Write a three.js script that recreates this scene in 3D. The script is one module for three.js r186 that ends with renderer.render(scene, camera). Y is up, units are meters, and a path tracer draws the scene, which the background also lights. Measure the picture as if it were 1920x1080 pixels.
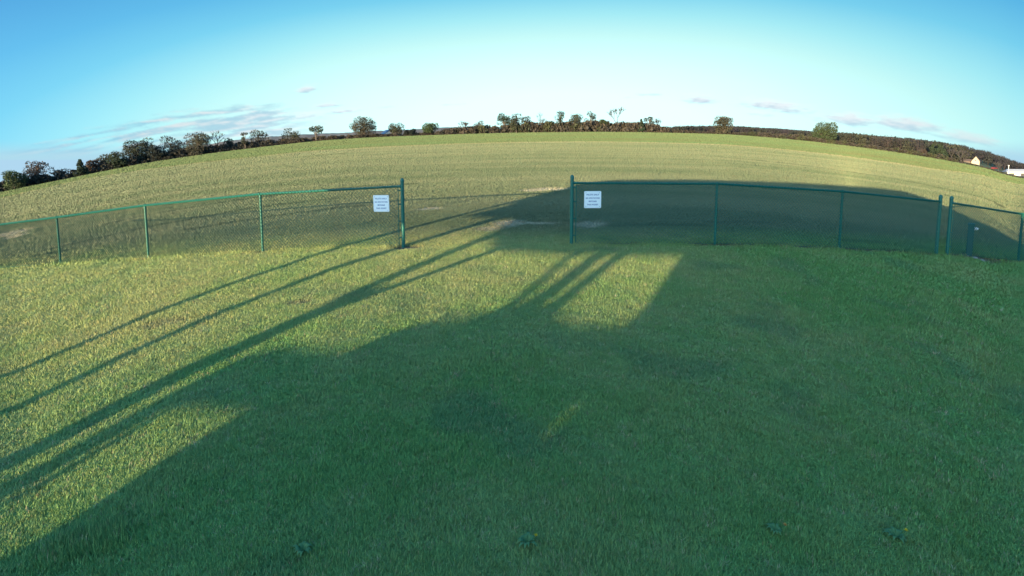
import * as THREE from 'three';
import { mergeGeometries } from 'three/addons/utils/BufferGeometryUtils.js';
import { RoundedBoxGeometry } from 'three/addons/geometries/RoundedBoxGeometry.js';
import { ImprovedNoise } from 'three/addons/math/ImprovedNoise.js';

// ---------------------------------------------------------------- camera, sun, exposure
const scene = new THREE.Scene();
const EYE = 2.2;
const camera = new THREE.PerspectiveCamera(2 * Math.atan(0.54) * 180 / Math.PI, 1920 / 1080, 0.1, 8000);
camera.position.set(0, EYE, 0);
camera.rotation.x = -0.1;
camera.setViewOffset(1920, 1080, 0, 140, 1920, 1080);       // the lens is shifted down
const renderer = new THREE.WebGLRenderer({ antialias: true });
renderer.toneMapping = THREE.LinearToneMapping;
const EXPOSURE = 2.6;
renderer.toneMappingExposure = EXPOSURE;                    // exposed for the shaded lawn
renderer.shadowMap.enabled = true;

const SUN_AZ = 32.3 * Math.PI / 180, SUN_TAN = 0.0595;      // low evening sun, behind the camera to the left
const toSun = new THREE.Vector3(-Math.sin(SUN_AZ), SUN_TAN, Math.cos(SUN_AZ)).normalize();
const sun = new THREE.DirectionalLight(new THREE.Color().setRGB(1.0, 0.75, 0.41), 5);
sun.position.copy(toSun).multiplyScalar(120);
sun.castShadow = true; sun.shadow.radius = 0.5; sun.shadow.mapSize.set(4096, 4096);
Object.assign(sun.shadow.camera, { left: -90, right: 90, top: 60, bottom: -60, near: 1, far: 500 });
scene.add(sun, sun.target);

// ---------------------------------------------------------------- helpers
function rng(seed) { let a = seed >>> 0; return () => { a = (a + 0x6D2B79F5) | 0; let t = Math.imul(a ^ (a >>> 15), 1 | a); t = (t + Math.imul(t ^ (t >>> 7), 61 | t)) ^ t; return ((t ^ (t >>> 14)) >>> 0) / 4294967296; }; }
const perlin = new ImprovedNoise();
const noise = (x, y, z = 0) => perlin.noise(x + 31.7, y + 17.3, z + 5.1);
const fbm = (x, y, z = 0, n = 4) => { let s = 0, a = 0.5; for (let k = 0; k < n; k++) { s += a * noise(x, y, z + k * 7.7); x *= 2.03; y *= 2.03; a *= 0.5; } return s; };
const clamp = (v, a = 0, b = 1) => Math.min(b, Math.max(a, v));
const smooth = (a, b, v) => { const t = clamp((v - a) / (b - a)); return t * t * (3 - 2 * t); };
const lerp = (a, b, t) => a + (b - a) * t;
function table(rows) { return (x) => { if (x <= rows[0][0]) return rows[0][1]; for (let i = 1; i < rows.length; i++) if (x <= rows[i][0]) { const t = (x - rows[i - 1][0]) / (rows[i][0] - rows[i - 1][0]); return lerp(rows[i - 1][1], rows[i][1], t); } return rows[rows.length - 1][1]; }; }
const used = new Map();
function numbered(name) { const n = used.get(name) ?? 0; used.set(name, n + 1); return n ? `${name}_${String(n).padStart(3, '0')}` : name; }
function tag(o, label, category, group, kind) { if (label) o.userData.label = label; if (category) o.userData.category = category; if (group) o.userData.group = group; if (kind) o.userData.kind = kind; return o; }
function thing(name, [x, y, z], turn, label, category, group) { const o = new THREE.Group(); o.name = numbered(name); o.position.set(x, y, z); o.rotation.y = turn; scene.add(o); return tag(o, label, category, group); }
function part(name, geometry, material, parent) { const m = new THREE.Mesh(geometry, material); m.name = name; m.castShadow = m.receiveShadow = true; parent.add(m); return m; }
function mat(r, g, b, rough = 0.8, more = {}) { return new THREE.MeshStandardMaterial({ color: new THREE.Color().setRGB(r, g, b), roughness: rough, side: THREE.DoubleSide, ...more }); }

class MB {                                                   // collects triangles, tubes and boxes into one geometry
  constructor(colored = false) { this.p = []; this.c = colored ? [] : null; this.col = [1, 1, 1]; }
  tri(a, b, c) { this.p.push(...a, ...b, ...c); if (this.c) for (let k = 0; k < 3; k++) this.c.push(...this.col); }
  quad(a, b, c, d) { this.tri(a, b, c); this.tri(a, c, d); }
  tube(pts, radii, sides = 6, cap = true) {
    const rings = [];
    for (let i = 0; i < pts.length; i++) {
      const p = new THREE.Vector3(...pts[i]), q = new THREE.Vector3(...pts[Math.min(i + 1, pts.length - 1)]), o = new THREE.Vector3(...pts[Math.max(i - 1, 0)]);
      const d = q.sub(o).normalize(), up = Math.abs(d.y) > 0.9 ? new THREE.Vector3(1, 0, 0) : new THREE.Vector3(0, 1, 0);
      const u = up.cross(d).normalize(), w = d.clone().cross(u), r = Array.isArray(radii) ? radii[i] : radii, ring = [];
      for (let k = 0; k < sides; k++) { const a = k / sides * 2 * Math.PI, c = Math.cos(a) * r, s = Math.sin(a) * r; ring.push([p.x + u.x * c + w.x * s, p.y + u.y * c + w.y * s, p.z + u.z * c + w.z * s]); }
      rings.push(ring);
    }
    for (let i = 0; i + 1 < rings.length; i++) for (let k = 0; k < sides; k++) { const n = (k + 1) % sides; this.quad(rings[i][k], rings[i][n], rings[i + 1][n], rings[i + 1][k]); }
    if (cap) for (const [ring, s] of [[rings[0], 1], [rings[rings.length - 1], 0]]) for (let k = 1; k + 1 < sides; k++) s ? this.tri(ring[0], ring[k + 1], ring[k]) : this.tri(ring[0], ring[k], ring[k + 1]);
    return this;
  }
  card(c, size, r, stretch = 1) {                            // a leaf clump: a kite of random lie
    const a = new THREE.Vector3(r() - 0.5, r() - 0.5, r() - 0.5).normalize(), b = new THREE.Vector3(r() - 0.5, r() - 0.5, r() - 0.5).cross(a).normalize();
    const s = size * (0.6 + 0.8 * r()) * 0.5, t = s * stretch * (0.5 + 0.5 * r());
    this.quad([c[0] - a.x * s, c[1] - a.y * s, c[2] - a.z * s], [c[0] + b.x * t, c[1] + b.y * t, c[2] + b.z * t], [c[0] + a.x * s, c[1] + a.y * s, c[2] + a.z * s], [c[0] - b.x * t, c[1] - b.y * t, c[2] - b.z * t]);
  }
  geometry() { const g = new THREE.BufferGeometry(); g.setAttribute('position', new THREE.Float32BufferAttribute(this.p, 3)); if (this.c) g.setAttribute('color', new THREE.Float32BufferAttribute(this.c, 3)); g.computeVertexNormals(); return g; }
}
const box = (w, h, d, x = 0, y = 0, z = 0, r = 0) => (r ? new RoundedBoxGeometry(w, h, d, 2, r) : new THREE.BoxGeometry(w, h, d)).translate(x, y, z);
function extrude(points, depth, z = 0, bevel = 0) { const s = new THREE.Shape(points.map((p) => new THREE.Vector2(...p))); return new THREE.ExtrudeGeometry(s, { depth, bevelEnabled: bevel > 0, bevelSize: bevel, bevelThickness: bevel, bevelSegments: 1 }).translate(0, 0, z); }

// ---------------------------------------------------------------- lie of the land: a broad crown of a field, falling away to both sides
const LAND = [[-3.1416, 0], [-1.95, 0], [-1.3, -0.046], [-0.95, -0.0475], [-0.7656, -0.0357], [-0.7328, -0.0282], [-0.6945, -0.0195], [-0.6453, -0.0078], [-0.5931, 0.0039], [-0.523, 0.0161], [-0.4512, 0.027], [-0.3367, 0.0414], [-0.2614, 0.0474], [-0.1832, 0.0514], [-0.0426, 0.0565], [0.0593, 0.0585], [0.1377, 0.0588], [0.2021, 0.058], [0.2887, 0.0555], [0.3772, 0.0514], [0.4601, 0.0433], [0.5465, 0.0316], [0.6211, 0.0189], [0.6599, 0.0111], [0.7142, -0.0017], [0.7643, -0.017], [0.95, -0.0187], [1.3, -0.0102], [1.9, 0], [3.1416, 0]];
const slopeM = LAND.map((_, i) => { if (!i || i === LAND.length - 1) return 0; const h0 = LAND[i][0] - LAND[i - 1][0], h1 = LAND[i + 1][0] - LAND[i][0], d0 = (LAND[i][1] - LAND[i - 1][1]) / h0, d1 = (LAND[i + 1][1] - LAND[i][1]) / h1; if (d0 * d1 <= 0) return 0; const w1 = 2 * h1 + h0, w2 = h1 + 2 * h0; return (w1 + w2) / (w1 / d0 + w2 / d1); });
function grade(a) { let i = 0; while (i < LAND.length - 2 && a > LAND[i + 1][0]) i++; const h = LAND[i + 1][0] - LAND[i][0], t = (a - LAND[i][0]) / h; return LAND[i][1] * (1 + 2 * t) * (1 - t) ** 2 + slopeM[i] * h * t * (1 - t) ** 2 + LAND[i + 1][1] * t * t * (3 - 2 * t) + slopeM[i + 1] * h * t * t * (t - 1); }
const woodTop = table([[0.25, 0.003], [0.270, 0.0045], [0.324, 0.0074], [0.392, 0.0088], [0.429, 0.0088], [0.477, 0.0104], [0.511, 0.0097], [0.550, 0.0137], [0.593, 0.0162], [0.633, 0.0195], [0.658, 0.0205], [0.687, 0.0215], [0.718, 0.0205], [0.741, 0.0192], [0.763, 0.0155], [0.85, 0.010], [1.1, 0.004]]);
function landRA(r, a) {
  let y = r * grade(a);
  if (r > 255) y -= (r - 255) * 0.03 * smooth(0.42, 0.26, a);                    // beyond its far edge the field falls away
  if (r > 380 && a > 0.2 && a < 1.2) y += Math.max(0, woodTop(a) * 700 - 8) * smooth(380, 690, r) * smooth(0.2, 0.3, a);   // the wooded rise
  return y;
}
const land = (x, z) => landRA(Math.hypot(x, z), Math.atan2(x, -z));
const cropEdge = table([[-0.766, 132], [-0.733, 140], [-0.676, 158], [-0.623, 131], [-0.571, 110], [-0.452, 94], [-0.299, 83], [-0.157, 84], [-0.059, 85], [0.138, 83], [0.395, 83], [0.508, 85], [0.595, 87], [0.661, 90], [0.765, 134]]);

// fence posts, left run, right run and the short run past the gap (x, z)
const LEFT = [[-16.4, -15.6], [-13.9, -14.15], [-11.26, -13.11], [-8.06, -11.67], [-5.06, -10.70], [-2.08, -10.11]];
const RIGHT = [[1.12, -9.95], [3.90, -10.15], [6.67, -10.75], [9.39, -11.66]];
const FAR = [[9.78, -11.84], [12.52, -13.01], [15.2, -14.5]];
function distTo(run, x, z) { let d = 1e9, side = 0; for (let i = 0; i + 1 < run.length; i++) { const [ax, az] = run[i], [bx, bz] = run[i + 1], dx = bx - ax, dz = bz - az, t = clamp(((x - ax) * dx + (z - az) * dz) / (dx * dx + dz * dz)), e = Math.hypot(x - ax - dx * t, z - az - dz * t); if (e < d) { d = e; side = t; } } return d; }

const fenceLine = table([...LEFT, ...RIGHT, ...FAR, [30, -25]].map(([x, z]) => [x, z]));
const fenceZ = (x) => x < -16.4 ? -15.6 + (x + 16.4) * 0.6 : fenceLine(x);
// worn and bare spots: x, z, half length, half width, turn, strength, tone (0 pale straw, 1 brown soil)
const WORN = [[-0.05, -12.4, 0.42, 0.5, 0.1, 0.9, 0.2], [1.75, -12.1, 0.42, 0.55, -0.5, 0.85, 0.2], [-0.5, -11.75, 0.35, 0.35, 0.2, 0.6, 0.3], [0.55, -12.35, 0.6, 0.2, -0.1, 0.85, 0.1],
  [1.35, -19.3, 0.8, 0.6, 0.1, 1, 0], [0.75, -18.9, 0.5, 0.45, 0, 0.9, 0], [-2.31, -15.1, 0.38, 0.28, 0.1, 1, 0], [-22.6, -23.9, 0.8, 1.7, 0.75, 1, 0], [-20.9, -22.3, 0.5, 1.0, 0.75, 0.9, 0],
  [-2.0, -10.05, 0.32, 0.2, 0, 0.95, 1], [-5.0, -10.65, 0.2, 0.1, 0, 0.9, 1], [-8.0, -11.62, 0.16, 0.1, 0, 0.9, 0.9], [10.75, -12.25, 0.62, 0.26, 0.5, 0.95, 0.9], [3.9, -10.1, 0.4, 0.12, 0.1, 0.9, 0.9], [-2.87, -7.05, 0.22, 0.12, 0, 0.5, 0.8], [-4.6, -6.9, 0.4, 0.2, 0, 0.4, 0.8]];
function worn(x, z) {
  let s = 0, tone = 0;
  for (const [cx, cz, a, b, turn, k, t] of WORN) { const dx = x - cx, dz = z - cz; if (Math.abs(dx) > 2.5 || Math.abs(dz) > 2.5) continue; const c = Math.cos(turn), n = Math.sin(turn), u = (dx * c - dz * n) / a, v = (dx * n + dz * c) / b, e = Math.hypot(u, v) + 0.7 * fbm(x * 3.1, z * 3.1), w = k * smooth(1.25, 0.55, e); if (w > s) { s = w; tone = t; } }
  const d = Math.min(distTo(RIGHT, x, z), distTo(FAR, x, z)), e = (d + 0.05 * noise(x * 3, z * 3)) / 0.12, w = 0.85 * smooth(1.2, 0.5, e) * smooth(-0.25, 0.12, noise(x * 0.9, z * 0.9, 3)); if (w > s) { s = w; tone = 0.95; }
  return [s, tone];
}
// dark wheel ruts and mower lines in the flying field: polylines
const RUTS = [[[-14.0, -16.0], [-11.1, -16.9], [-8.8, -18.0], [-6, -18.5]], [[-9.2, -15.0], [-6.8, -15.6], [-4.6, -16.2]], [[16, -43], [22, -39.5], [27.4, -35.6], [29.5, -33], [28, -30.5]], [[-92, -83], [-78, -81], [-83, -100]], [[-15, -20], [-10, -21.5], [-4, -22.3]], [[2.2, -11.9], [3.2, -12.1], [4.4, -12.15]], [[4.6, -12.6], [6.2, -13.0]], [[7.2, -11.6], [8.4, -12.1]], [[-13.6, -15.2], [-12.6, -15.1]]];
const rutBoxes = RUTS.map((r) => [Math.min(...r.map((p) => p[0])) - 1, Math.max(...r.map((p) => p[0])) + 1, Math.min(...r.map((p) => p[1])) - 1, Math.max(...r.map((p) => p[1])) + 1]);
function rut(x, z) { let k = 0; RUTS.forEach((run, i) => { const b = rutBoxes[i]; if (x < b[0] || x > b[1] || z < b[2] || z > b[3]) return; const w = 0.08 + 0.004 * Math.hypot(x, z), d = distTo(run, x, z) + 0.08 * noise(x * 1.3, z * 1.3); k = Math.max(k, smooth(w * 1.5, w * 0.6, d)); }); return k; }
// what grows at a point: colour of the grass there, and of the ground under it
const C = { lush: [0.142, 0.295, 0.080], sunDry: [0.295, 0.335, 0.130], field: [0.162, 0.194, 0.108], fieldGreen: [0.104, 0.146, 0.075], crop: [0.10, 0.165, 0.065], soil: [0.115, 0.085, 0.055], straw: [0.36, 0.345, 0.23], thatch: [0.10, 0.125, 0.05] };  // the two lawn greens also carry its shaded and sunlit tints
const mix3 = (a, b, t) => [lerp(a[0], b[0], t), lerp(a[1], b[1], t), lerp(a[2], b[2], t)];
function sward(x, z) {
  const r = Math.hypot(x, z), a = Math.atan2(x, -z), q = fbm(x * 0.55, z * 0.55, 2), q2 = fbm(x * 2.6, z * 2.6, 4);
  const out = smooth(-0.2, 2.2, fenceZ(x) - z + 0.3 * q);                                                // beyond the fence
  const patch = fbm(x * 0.33 + 9, z * 0.33, 21, 3), moss = smooth(0.12, 0.3, fbm(x * 0.8, z * 0.8, 33, 3));
  let lawn = mix3(C.lush, C.sunDry, clamp(0.10 + 0.72 * smooth(3.5, 9, r) * smooth(5.5, 1.0, x) + (0.75 * q + 0.6 * q2 + 0.5 * patch) * lerp(0.6, 1, smooth(3, 8, r)))); lawn = mix3(lawn, [0.075, 0.175, 0.085], 0.4 * moss);  // shade painted in: near and right lawn greener, the sunlit part yellower
  const bands = fbm(x * 0.018 + z * 0.01, z * 0.16 - x * 0.01, 6, 3), streak = fbm(x * 0.05 + z * 0.03, z * 0.38 - x * 0.03, 9, 3);
  const field = mix3(C.fieldGreen, C.field, clamp(0.38 + 0.4 * smooth(14, 60, r) + 1.0 * bands + 1.4 * streak + 0.4 * q));
  let c = mix3(lawn, field, out);
  const edge = cropEdge(a), ke = smooth(edge - 1.5, edge + 2.5, r + 1.5 * noise(x * 0.1, z * 0.1));
  if (ke > 0) c = mix3(c, mix3(C.crop, [0.11, 0.135, 0.055], clamp(0.4 + fbm(x * 0.03, z * 0.06, 1) * 1.4)), ke);
  const pale = smooth(edge - 4, edge - 1, r) * smooth(edge + 1.5, edge - 0.2, r); c = mix3(c, [0.29, 0.26, 0.15], 0.5 * pale);
  const dark = rut(x, z); c = mix3(c, [0.035, 0.055, 0.03], (x > 0 && r < 20 ? 0.35 : 0.75) * dark);
  return c;
}

// ---------------------------------------------------------------- sky: clear evening air with low streaks of cloud
{
  const W = 4096, Hh = 2048, data = new Float32Array(W * Hh * 4);
  const lin = (v) => { v /= 255; return v <= 0.04045 ? v / 12.92 : ((v + 0.055) / 1.055) ** 2.4; };
  const stops = [[0, 246, 255, 254], [0.07, 242, 255, 253], [0.12, 226, 255, 252], [0.17, 200, 252, 250], [0.205, 166, 236, 246], [0.245, 120, 208, 239], [0.285, 92, 183, 230], [0.35, 64, 149, 211], [0.43, 44, 126, 204], [0.62, 44, 136, 214], [1.0, 44, 142, 220], [1.8, 44, 144, 222]].map(([t, ...c]) => [t, ...c.map(lin)]).map(([t, a, b, c]) => [t, a, b * (1 + 0.5 * smooth(0.17, 0.05, t)), c * (1 + 0.5 * smooth(0.17, 0.05, t))]);
  const LOW = [176, 220, 238].map(lin);
  const ramp = (t) => { let i = 1; while (i < stops.length - 1 && t > stops[i][0]) i++; const p = stops[i - 1], q = stops[i], k = clamp((t - p[0]) / (q[0] - p[0])); return [lerp(p[1], q[1], k), lerp(p[2], q[2], k), lerp(p[3], q[3], k)]; };
  const base = (a) => Math.abs(a) < 0.77 ? Math.atan(grade(a) - 0.0088) : Math.atan(grade(Math.sign(a) * 0.77) - 0.0088) * smooth(2.0, 0.77, Math.abs(a));
  const SA = Math.PI - SUN_AZ;                                                    // the sun stands at azimuth -SA
  // single clouds: azimuth, height above the land, half length, half height, strength
  const puffs = [[-0.362, 0.0885, 0.022, 0.0058, 1, 0.12], [-0.330, 0.0600, 0.030, 0.0040, 0.9, 0.05], [-0.300, 0.0490, 0.040, 0.0036, 1, 0.04], [-0.43, 0.0560, 0.035, 0.005, 0.8, 0.05], [-0.46, 0.043, 0.07, 0.007, 0.75, 0.05], [-0.37, 0.043, 0.055, 0.006, 0.75, 0.05], [-0.108, 0.0553, 0.030, 0.0020, 0.5, 0], [-0.230, 0.0539, 0.022, 0.0022, 0.45, 0], [0.241, 0.0680, 0.030, 0.0034, 0.75, 0], [0.332, 0.0585, 0.036, 0.0085, 1, -0.03], [0.452, 0.0515, 0.072, 0.0090, 1, -0.06], [0.213, 0.0625, 0.016, 0.0016, 0.4, 0], [0.017, 0.0839, 0.008, 0.0016, 0.5, 0], [0.430, 0.0385, 0.03, 0.004, 0.6, 0], [0.555, 0.0400, 0.060, 0.0080, 1, 0], [0.63, 0.0420, 0.06, 0.0100, 1, 0], [0.70, 0.0360, 0.05, 0.007, 0.8, 0], [0.76, 0.030, 0.03, 0.004, 0.5, 0]];
  for (let j = 0; j < Hh; j++) {
    const el = ((j + 0.5) / Hh - 0.5) * Math.PI;
    for (let i = 0; i < W; i++) {
      const th = ((i + 0.5) / W - 0.5) * 2 * Math.PI;                              // atan2(z, x)
      const x = Math.cos(th), z = Math.sin(th), a = Math.atan2(x, -z), o = (j * W + i) * 4;
      if (el < 0) { data[o] = LOW[0] / EXPOSURE; data[o + 1] = LOW[1] / EXPOSURE; data[o + 2] = LOW[2] / EXPOSURE; data[o + 3] = 1; continue; }
      const e = Math.max(0, el - base(a)), da = a - 0.09, k = Math.min(Math.abs(0.262 * da), 0.225 + 0.03 * Math.tanh((Math.abs(da) - 0.86) * 1.5));
      const t = Math.hypot(e, Math.abs(da) < 0.86 ? 0.262 * da : k);
      let c = ramp(t);
      let gd = Math.abs(a + SA); if (gd > Math.PI) gd = 2 * Math.PI - gd;
      const cosG = Math.cos(el) * Math.cos(Math.atan(SUN_TAN)) * Math.cos(gd) + Math.sin(el) * Math.sin(Math.atan(SUN_TAN)), gam = Math.acos(clamp(cosG, -1, 1));
      const glow = 5 * Math.exp(-((gam / 0.34) ** 2)), wide = 1.1 * Math.exp(-((gam / 1.05) ** 2));  // wide glow added: sky out of view raised and blued to brighten shaded grass
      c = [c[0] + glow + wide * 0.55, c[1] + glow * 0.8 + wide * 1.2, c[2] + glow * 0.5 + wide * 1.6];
      if (e < 0.16 && el > -0.05) {                                                // clouds
        let d = 0, topLight = 0;
        const n1 = fbm(a * 26, e * 160, 1, 4), n2 = fbm(a * 60, e * 300, 5, 3);
        for (const [pa, pe, ra, re, s, tilt] of puffs) { const u = (a - pa) / (ra * 0.9); if (u < -1.5 || u > 1.5) continue; const v = (e - pe - tilt * (a - pa)) / (re * 1.35); if (v < -2 || v > 2.6) continue; const m = s * smooth(1.1, 0.25, Math.hypot(u, v > 0 ? v * 0.75 : v * 1.4) + 0.75 * n1 + 0.45 * n2); if (m > d) { d = m; topLight = smooth(-0.8, 0.7, v + 1.2 * n2); } }
        // the long bank low on the left, and thin bars all round the horizon
        const bankTop = lerp(0.044, 0.066, smooth(-0.8, -0.5, a)) * smooth(-0.28, -0.45, a) + 0.034 * (1 - smooth(-0.28, -0.45, a));
        const inBank = smooth(bankTop + 0.012, bankTop - 0.004, e + 0.02 * n1) * (Math.abs(a) > 0.78 ? 0.7 : smooth(-0.30, -0.44, a));
        const bars = smooth(-0.30, 0.08, fbm(a * 11 + 3, e * 120 - a * 6, 8, 4) + 0.25 * n2);
        const b = inBank * bars; if (b > d) { d = b; topLight = smooth(-0.1, 0.35, fbm(a * 22, e * 190 + 0.25, 8, 3) + 0.05); }
        const hi = [0.91, 0.97, 1.0], dim = 1 - 0.2 * smooth(0.35, 0.8, Math.abs(da));
        const cc = mix3([Math.min(1, c[0]) * 0.58 + 0.05, Math.min(1, c[1]) * 0.61 + 0.06, Math.min(1, c[2]) * 0.70 + 0.10], hi.map((v) => v * dim), topLight * 0.9);
        d *= 0.95; c = mix3(c, cc, d);
      }
      if (el < 0.03) c = mix3(LOW, c, Math.max(smooth(0, 0.03, el), smooth(0.66, 0.5, Math.abs(a))));
      data[o] = c[0] / EXPOSURE; data[o + 1] = c[1] / EXPOSURE; data[o + 2] = c[2] / EXPOSURE; data[o + 3] = 1;
    }
  }
  const sky = new THREE.DataTexture(data, W, Hh, THREE.RGBAFormat, THREE.FloatType);
  sky.mapping = THREE.EquirectangularReflectionMapping; sky.magFilter = sky.minFilter = THREE.LinearFilter; sky.needsUpdate = true;
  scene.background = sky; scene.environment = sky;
}

// ---------------------------------------------------------------- ground
{
  const az = []; for (let a = -Math.PI; a < -1.0; a += 0.05) az.push(a); for (let a = -1.0; a < 1.0; a += 0.008) az.push(a); for (let a = 1.0; a < Math.PI; a += 0.05) az.push(a);
  const rr = [0.25, 0.6, 1, 1.4]; let r = 1.8; while (r < 30) { rr.push(r); r *= 1.014; } while (r < 300) { rr.push(r); r *= 1.03; } while (r < 3200) { rr.push(r); r *= 1.12; }
  const P = [0, 0, 0], col = [...C.thatch], uv = [0, 0], idx = [], n = az.length;
  for (const q of rr) for (const a of az) {
    const x = q * Math.sin(a), z = -q * Math.cos(a), [w, tone] = q < 40 ? worn(x, z) : [0, 0];
    let c = mix3(C.thatch, sward(x, z), lerp(0.4, 0.9, smooth(8, 30, q))); c = mix3(c, mix3(C.straw, C.soil, tone), w);
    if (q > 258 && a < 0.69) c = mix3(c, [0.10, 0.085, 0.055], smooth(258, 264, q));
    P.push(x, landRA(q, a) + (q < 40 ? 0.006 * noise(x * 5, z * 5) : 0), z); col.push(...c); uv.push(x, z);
  }
  for (let k = 0; k < n; k++) idx.push(0, 1 + (k + 1) % n, 1 + k);
  for (let j = 0; j + 1 < rr.length; j++) for (let k = 0; k < n; k++) { const a = 1 + j * n + k, b = 1 + j * n + (k + 1) % n; idx.push(a, b, b + n, a, b + n, a + n); }
  const g = new THREE.BufferGeometry(); g.setAttribute('position', new THREE.Float32BufferAttribute(P, 3)); g.setAttribute('color', new THREE.Float32BufferAttribute(col, 3)); g.setAttribute('uv', new THREE.Float32BufferAttribute(uv, 2)); g.setIndex(idx); g.computeVertexNormals();
  const N = 256, d = new Uint8Array(N * N * 4), rand = rng(5); for (let i = 0; i < N * N; i++) { const v = 170 + 85 * rand(); d.set([v, v, v, 255], i * 4); }
  const grain = new THREE.DataTexture(d, N, N); grain.wrapS = grain.wrapT = THREE.RepeatWrapping; grain.magFilter = THREE.LinearFilter; grain.repeat.set(0.6, 0.6); grain.colorSpace = THREE.SRGBColorSpace; grain.needsUpdate = true;
  const m = new THREE.MeshStandardMaterial({ vertexColors: true, map: grain, bumpMap: grain, bumpScale: 0.01, roughness: 1 });
  tag(part('ground', g, m, scene), 'open field of mown grass rising gently to a far edge and falling away at both sides', null, null, 'structure');
}
// far ridges beyond the trees
{
  const top = table([[-0.62, -0.02], [-0.559, 0.0168], [-0.484, 0.0314], [-0.428, 0.0386], [-0.377, 0.0431], [-0.307, 0.0479], [-0.252, 0.0515], [-0.195, 0.0541], [-0.128, 0.0600], [-0.079, 0.0590], [0, 0.0565], [0.138, 0.0536], [0.3, 0.04]]);
  const P = [], col = [], idx = [], R = 1700, K = 9; let n = 0;
  for (let a = -0.62; a <= 0.3; a += 0.003) {
    for (let k = 0; k <= K; k++) {
      const f = Math.min(1, k / (K - 1)), r = k === K ? 2500 : R + f * 420, y = k === K ? -60 : lerp(r * grade(a) - 60, EYE + r * top(a), Math.sin(f * Math.PI / 2)) + f * (2.2 * noise(a * 70, 1) + 1.2 * noise(a * 230, 2));
      P.push(r * Math.sin(a), y, -r * Math.cos(a));
      const v = 1 + 0.35 * noise(a * 60, k * 1.1, 3) + 0.3 * noise(a * 200, k * 2.1, 9), w = clamp(0.5 + 1.5 * noise(a * 26, k * 0.6, 12)); col.push(...mix3([0.115, 0.095, 0.085], [0.16, 0.15, 0.125], w).map((c) => c * v));
      if (n && k < K) { const o = n * (K + 1) + k; idx.push(o - K - 1, o, o + 1, o - K - 1, o + 1, o - K); }
    }
    n++;
  }
  const hg = new THREE.BufferGeometry(); hg.setAttribute('position', new THREE.Float32BufferAttribute(P, 3)); hg.setAttribute('color', new THREE.Float32BufferAttribute(col, 3)); hg.setIndex(idx); hg.computeVertexNormals();
  tag(part('hills', hg, new THREE.MeshStandardMaterial({ vertexColors: true, roughness: 1, side: THREE.DoubleSide }), scene), 'distant brown hazy ridge seen between the trees at left and centre', null, null, 'structure');
}

// ---------------------------------------------------------------- the shelter behind the camera whose shadow lies over the lawn
const wood = mat(0.22, 0.15, 0.09, 0.8), shingle = mat(0.09, 0.085, 0.08, 0.9), siding = mat(0.45, 0.43, 0.38, 0.7);
{
  const S = 14, x = -S * Math.sin(SUN_AZ), z = S * Math.cos(SUN_AZ);
  const t = thing('club_shelter', [x, 0, z], -SUN_AZ, 'open timber shelter behind the viewer that throws the long shadows over the lawn', 'shelter');
  const fascia = [[-8.41, 2.57], [-7.3, 2.37], [-6.25, 2.03], [-5.4, 1.88], [-2.40, 1.94], [-2.30, 1.86], [4.55, 1.86], [4.44, 2.09], [3.79, 2.51], [3.31, 3.06], [2.38, 3.45], [1.14, 3.58], [-2, 3.64], [-5.8, 3.59], [-8.29, 3.46], [-8.78, 3.30], [-8.76, 3.08]];
  part('gable_front', extrude(fascia, 0.2), siding, t);
  const b = new MB(); b.quad([-8.2, 3.43, 0.2], [2.3, 3.40, 0.2], [2.3, 2.5, 5], [-8.2, 2.6, 5]); b.quad([-8.2, 3.37, 0.2], [2.3, 3.34, 0.2], [2.3, 2.44, 5], [-8.2, 2.54, 5]); part('roof', b.geometry(), shingle, t);
  { const s = new THREE.Shape([[-1.93, -0.4], [4.62, -0.4], [4.55, 1.86], [-2.30, 1.86], [-2.02, 1.6], [-1.93, 1.5]].map((p) => new THREE.Vector2(...p))); s.holes.push(new THREE.Path([[-1.77, 1.275], [-1.70, 1.275], [-1.70, 1.305], [-1.77, 1.305]].map((p) => new THREE.Vector2(...p)))); part('wall', new THREE.ExtrudeGeometry(s, { depth: 0.06, bevelEnabled: false }), siding, t); }
  part('low_wall', extrude([[-4.1, -0.4], [-1.87, -0.4], [-1.87, 1.56], [-2.5, 1.53], [-2.75, 1.55], [-2.95, 1.60], [-3.3, 1.58], [-3.48, 1.59], [-3.62, 1.50], [-3.95, 1.48], [-4.15, 1.41], [-4.19, 1.30], [-4.1, 1.12]], 0.12, 0.03), wood, t);
  part('counter', extrude([[-4.98, 1.03], [-4.05, 1.12], [-4.05, 1.33], [-4.2, 1.33], [-5.06, 1.26]], 0.1, 0.16), wood, t);
  const pole = (name, w, u0, v0, u1, v1, d, z) => part(name, extrude([[u0 - w / 2, v0], [u0 + w / 2, v0], [u1 + w / 2, v1], [u1 - w / 2, v1]], d, z), wood, t);
  pole('post', 0.17, -7.92, -0.5, -8.50, 2.75, 0.17, 0.02); pole('post', 0.18, -6.45, -0.5, -7.36, 2.5, 0.18, 0.02);
  pole('post', 0.30, -5.54, -0.5, -5.52, 1.56, 0.2, 0.02); pole('post', 0.14, -5.40, 1.45, -5.34, 1.95, 0.14, 0.03); pole('post', 0.26, -4.92, -0.5, -5.08, 1.22, 0.2, 0.02);
  pole('brace', 0.2, -5.58, 1.40, -6.25, 2.1, 0.12, 0.05);
  pole('rod', 0.08, -4.60, -0.5, -4.88, 1.1, 0.08, 0.05);
  pole('brace', 0.14, -4.08, 1.95, -3.33, 1.5, 0.1, 0.05); pole('brace', 0.22, -3.62, 1.95, -3.14, 1.5, 0.1, 0.05); pole('brace', 0.17, -3.30, 1.95, -2.89, 1.5, 0.1, 0.05);
}

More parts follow.
